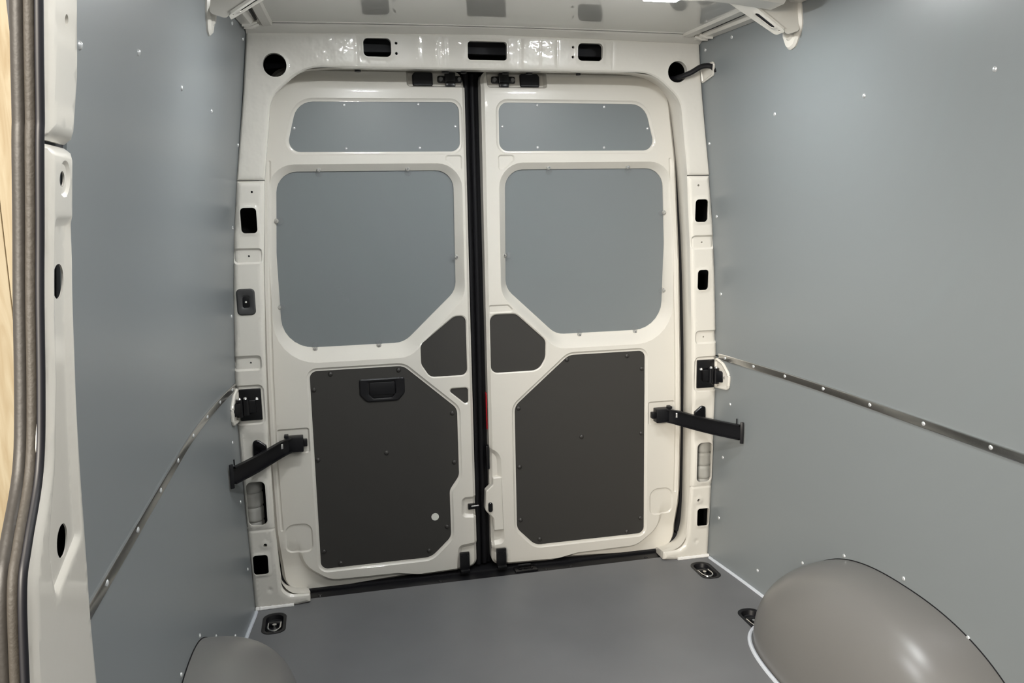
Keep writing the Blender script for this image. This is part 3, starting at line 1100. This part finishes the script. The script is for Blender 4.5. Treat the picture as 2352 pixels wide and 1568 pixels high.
# ------------------------------------------------------------------ wheel arches and lashing eyes
for s in (-1, 1):
    bm = bmesh.new()
    rows = []
    NY, NP = 64, 30
    for j in range(NY + 1):
        y = ARC_Y - ARC_L * math.cos(math.pi * j / NY)
        h = max(.0, arch_h(y) - FZ)
        wd = arch_w(y)
        x0 = wall_x(y, FZ + h) - .001
        row = []
        for k in range(NP + 1):
            a = math.pi / 2 * k / NP
            n = 2.5
            t = math.sin(a) ** (2 / n)
            z = h * math.cos(a) ** (2 / n) if k < NP else 0
            xw = wall_x(y, FZ + z) - .001
            row.append(bm.verts.new((s * (x0 + (xw - x0) * 0 - t * wd), y, FZ + z)))
        rows.append(row)
    for a, b in zip(rows, rows[1:]):
        for k in range(NP): bm.faces.new([a[k], a[k + 1], b[k + 1], b[k]])
    wa = empty('wheel_arch_cover', (s * .78, ARC_Y, FZ))
    tag(wa, 'grey moulded wheel arch cover ' + ('on the wall behind the side door pillar' if s < 0 else 'on the wall without a side door'), 'wheel arch', 'wheel arch covers')
    put('shell', bm, ARCH, wa, 60)
    bm = bmesh.new()
    P = []
    for y in np.linspace(-1.575, -.64, 80):
        z = FZ + max(0, arch_h(y) - FZ) + .0005
        P.append((s * (wall_x(y, z) - .0005), y, z))
    tube(bm, P, .0018, 6)
    put('edge_shade', bm, RUBBER, wa)  # dark line drawn as the shade where cover meets wall

for i, (x, y) in enumerate(LASH):
    lab = ['recessed black lashing eye with steel ring, in the floor by the pillar with the socket', 'recessed black lashing eye with steel ring, by the pillar with no socket', 'recessed black lashing eye half hidden by the large wheel arch'][i]
    le = empty('lashing_eye', (x, y, FZ - .02))
    tag(le, lab, 'lashing eye', 'lashing eyes in the floor')
    c = lash_hole(x, y, 1)
    sheet('cup', grow(c, .004), [Feat(grow(c, -.006), [(-.012, .020), (-.004, .016), (0, .002), (.006, 0)])], lambda u, v, d: (u, v, FZ + .002 - d), BLACK, le, g=.010, edge=.004)
    bm = bmesh.new()
    R_ = []
    for k in range(17):
        a = math.pi * (1 + k / 16)
        R_.append((x + .020 * math.cos(a), y - .012 + .026 * math.sin(a), FZ - .006))
    R_ = [(x - .020, y + .018, FZ - .008)] + R_ + [(x + .020, y + .018, FZ - .008)]
    tube(bm, R_, .0034, 8)
    put('ring', bm, CHROME, le)
    for dy, r1, h1 in ((.006, .009, .012), (-.030, .006, .008)):
        bm = bmesh.new()
        cyl(bm, (x, y + dy, FZ - .018), (x, y + dy, FZ - .018 + h1), r1, 14, r1 * .75)
        put('ring_bolt', bm, CHROME, le)
    bm = bmesh.new()
    box(bm, (x, y + .020, FZ - .012), (.048, .016, .012), bev=.003)
    put('ring_clamp', bm, BLKM, le)

# ------------------------------------------------------------------ roof beam with end gussets, lamps
rb = empty('roof_beam', (0, -.75, CEIL - .02))
tag(rb, 'white pressed steel roof beam with slotted gussets running down the walls', kind='structure')
bm = bmesh.new()
prof = [(-.690, CEIL + .002), (-.705, CEIL - .012), (-.735, CEIL - .030), (-.800, CEIL - .030), (-.830, CEIL - .012), (-.845, CEIL + .002)]
xs = np.linspace(-.66, .66, 30)
rows = [[bm.verts.new((x, y, z - (.0 if abs(x) < .5 else (abs(x) - .5) * .10))) for y, z in prof] for x in xs]
for a, b in zip(rows, rows[1:]):
    for k in range(len(prof) - 1): bm.faces.new([a[k], a[k + 1], b[k + 1], b[k]])
put('beam', bm, PAINT, rb, 30)
for s in (-1, 1):
    # front plate of the gusset
    yf = -.705
    prof = [(.585, CEIL - .004, .004), (.640, 1.852, .03), (.708, 1.812, .03), (.730, 1.790, .01), (.765, 1.800, .01), (.757, CEIL - .004, .004)]
    sheet('gusset_face', mir(prof, s), [Feat(mir(circ(.685, 1.868, .0035), s), hole=True, thick=.006), Feat(mir(circ(.705, 1.868, .0048), s), hole=True, thick=.006)],
          lambda u, v, d: (u, yf + d, v), PAINT, rb, g=.02, edge=.004)
    # sloping lower face with the long slot
    A, B = Vector((.590, CEIL - .006)), Vector((.722, 1.796))
    L = (B - A).length
    dv = (B - A) / L
    nn = Vector((-dv.y, dv.x))
    if nn.y > 0: nn = -nn
    Mg = lambda u, v, d, s=s: (s * (A.x + dv.x * u - nn.x * d), yf + v, A.y + dv.y * u - nn.y * d)
    sheet('gusset_underside', [(0, -.002, .004), (L, -.002, .010), (L, .048, .012), (0, .075, .004)],
          [Feat([(L * .42, .012, .009), (L * .83, .010, .009), (L * .83, .027, .009), (L * .42, .030, .009)], [(0, -.002), (.003, -.002), (.007, 0)], True, .002),
           Feat(circ(L * .94, .016, .0035), hole=True, thick=.002)], Mg, PAINT, rb, g=.012, edge=.006)
    sheet('gusset_slot_shade', [(L * .30, .002, .004), (L * .97, .002, .004), (L * .97, .042, .004), (L * .30, .050, .004)], [], lambda u, v, d: Mg(u, v, d + .0025), CAV, rb, g=.03, edge=.003)  # dark sheet standing in for the shade inside the slot
    # tongue lying on the wall
    tl = [(-.715, 1.888, .004), (-.712, 1.812, .04), (-.672, 1.765, .03), (-.634, 1.757, .03), (-.618, 1.800, .02), (-.640, 1.888, .004)]
    Mt = lambda u, v, d, s=s: (s * (wall_x(u, v) - .010 + d), u, v)
    sheet('gusset_tongue', tl, [Feat([(-.694, 1.885, .004), (-.692, 1.825, .01), (-.668, 1.792, .012), (-.645, 1.786, .012), (-.640, 1.885, .004)], [(-.006, -.006), (0, -.006), (.005, 0)])], Mt, PAINT, rb, g=.008, oprof=[(0, .006), (.006, .0)], edge=.006)

LED = emit('led_lens', (0.98, 1.0, 1.0), LAMP_REAR)
LED2 = emit('led_lens_fill', (1.0, 0.995, 0.97), LAMP_FILL)


def lamp(x, y, z, lx, ly, m, label):
    o = empty('ceiling_lamp', (x, y, z))
    tag(o, label, 'lamp', 'ceiling lamps')
    bm = bmesh.new()
    box(bm, (x, y, z - .004), (lx + .012, ly + .012, .010), bev=.003)
    put('housing', bm, PAINT, o)
    bm = bmesh.new()
    box(bm, (x, y, z - .0105), (lx, ly, .007), bev=.002)
    put('lens', bm, m, o)


lamp(.335, -.790, CEIL - .027, .090, .07, LED, 'white LED lamp under the roof beam near the wall without a side door')
lamp(-.335, -.790, CEIL - .027, .090, .07, LED, 'white LED lamp under the roof beam near the side door pillar')
lamp(.36, -2.05, CEIL - .002, .10, .16, LED2, 'unseen white LED lamp added for fill at the cab end, away from the side door')  # unseen pair of lamps added for frontal fill on the doors
lamp(-.36, -2.05, CEIL - .002, .10, .16, LED2, 'unseen white LED lamp added for fill at the cab end, above the side door')

# ------------------------------------------------------------------ side door pillar, its seal and the wood outside
sp = empty('side_door_pillar', (-.85, -1.76, .0))
tag(sp, 'white painted pillar at the edge of the side door opening', kind='structure')
OFF = .016


def pil(u, v, d):
    return (-(wall_x(u, v) - OFF + d), u, v)


rear_e = [(-1.66, .0), (-1.672, .40), (-1.684, .70), (-1.690, .875), (-1.712, 1.118), (-1.718, 1.283), (-1.733, 1.417)]
front_e = [(-1.829, 1.417), (-1.818, 1.288), (-1.821, 1.141), (-1.836, 1.053), (-1.883, .985), (-1.905, .944), (-1.913, .839), (-1.925, .60), (-1.93, .0)]
poly = [(u, v, .05) for u, v in rear_e] + [(u, v, .08) for u, v in front_e]
poly[0] = (*poly[0][:2], .002)
poly[-1] = (*poly[-1][:2], .002)
poly[6] = (*poly[6][:2], .004)
poly[7] = (*poly[7][:2], .004)
fe = [Feat(circ(-1.767, 1.262, .0205), [(0, 0)], True, .002),
      Feat(circ(-1.780, .948, .0205), [(0, 0)], True, .002),
      Feat(circ(-1.772, 1.380, .0088), [(0, .003), (.008, .003), (.012, 0)], True, .002),
      # long pressed channel
      Feat([(-1.734, 1.335, .01), (-1.800, 1.335, .01), (-1.797, 1.15, .05), (-1.812, 1.05, .05), (-1.845, .97, .02), (-1.830, .895, .012), (-1.722, .930, .015), (-1.732, 1.15, .05)], [(-.008, .006), (0, .001), (.004, 0)])]
sheet('lower_pillar', poly, fe, pil, PAINT, sp, g=.010, oprof=[(0, .012), (.006, .004), (.014, 0)], edge=.004)
poly = [(-1.733, 1.421, .004), (-1.728, 1.50, .05), (-1.749, 1.60, .05), (-1.79, 1.875, .004), (-1.91, 1.875, .004), (-1.853, 1.56, .1), (-1.832, 1.45, .1), (-1.829, 1.421, .004)]
sheet('upper_pillar', poly, [Feat(circ(-1.793, 1.551, .0060), [(0, 0)], True, .012)], pil, PAINT, sp, g=.012, oprof=[(0, .012), (.006, .004), (.014, 0)], edge=.004)
# return face of the pillar towards the opening
edge_path = [(-1.91, 1.875), (-1.853, 1.56), (-1.832, 1.45)] + front_e
EP = [(p.x, p.y) for p in spline([(u, v, 0) for u, v in edge_path], 6)]
bm = bmesh.new()
rows = []
for u, v in EP:
    x = -(wall_x(u, v) - OFF)
    rows.append([bm.verts.new((x + .0 - dx, u + dy, v)) for dx, dy in ((.009, .002), (.016, .010), (.026, .03), (.036, .06))])
for a, b in zip(rows, rows[1:]):
    for k in range(3): bm.faces.new([a[k], a[k + 1], b[k + 1], b[k]])
put('pillar_return', bm, SEALB, sp, 40)
sheet('pillar_hole_shade', [(-1.66, .0, .01), (-1.69, 1.2, .01), (-1.735, 1.87, .01), (-1.85, 1.87, .01), (-1.80, 1.4, .01), (-1.785, 1.1, .01), (-1.845, .85, .01), (-1.88, .0, .01)], [], lambda u, v, d: pil(u, v, d + .020), CAV, sp, g=.05, edge=.02)  # dark sheet that paints the shade behind the pillar holes

ss = empty('side_door_seal', (-.9, -1.83, .0))
tag(ss, 'thick brown and black rubber seal along the side door opening', 'seal')


def seal(name, dx, dy, r, m, sxx=1.0):
    bm = bmesh.new()
    pts = []
    for u, v in EP:
        pts.append((-(wall_x(u, v) - OFF) - dx, u + dy, v))
    tube(bm, pts, r, 12, upv=(0, 1, 0), sx=sxx)
    put(name, bm, m, ss, 60)


seal('inner_lip', .0100, -.001, .0046, SEALD)
seal('grip_band', .0190, .002, .0072, SEALL)
seal('outer_bulb', .0300, .006, .0098, SEALB)

# timber boards standing outside the open side door
yw0 = .55
wo = empty('timber_wall', (-1.7, yw0, 0))
tag(wo, 'pale pine timber wall seen through the open side door', 'timber wall')
for k in range(10):
    bm = bmesh.new()
    box(bm, (-1.02 - .145 * k, yw0 + random.uniform(-.004, .004), 1.2), (.142, .03, 3.2), bev=.004)
    put('plank', bm, WOOD, wo)
bm = bmesh.new()
box(bm, (-3.5, -1.0, -.45), (5.0, 6.0, .04))
gf = put('ground_outside', bm, PART)
tag(gf, 'grey hall floor outside the open side door', kind='structure')
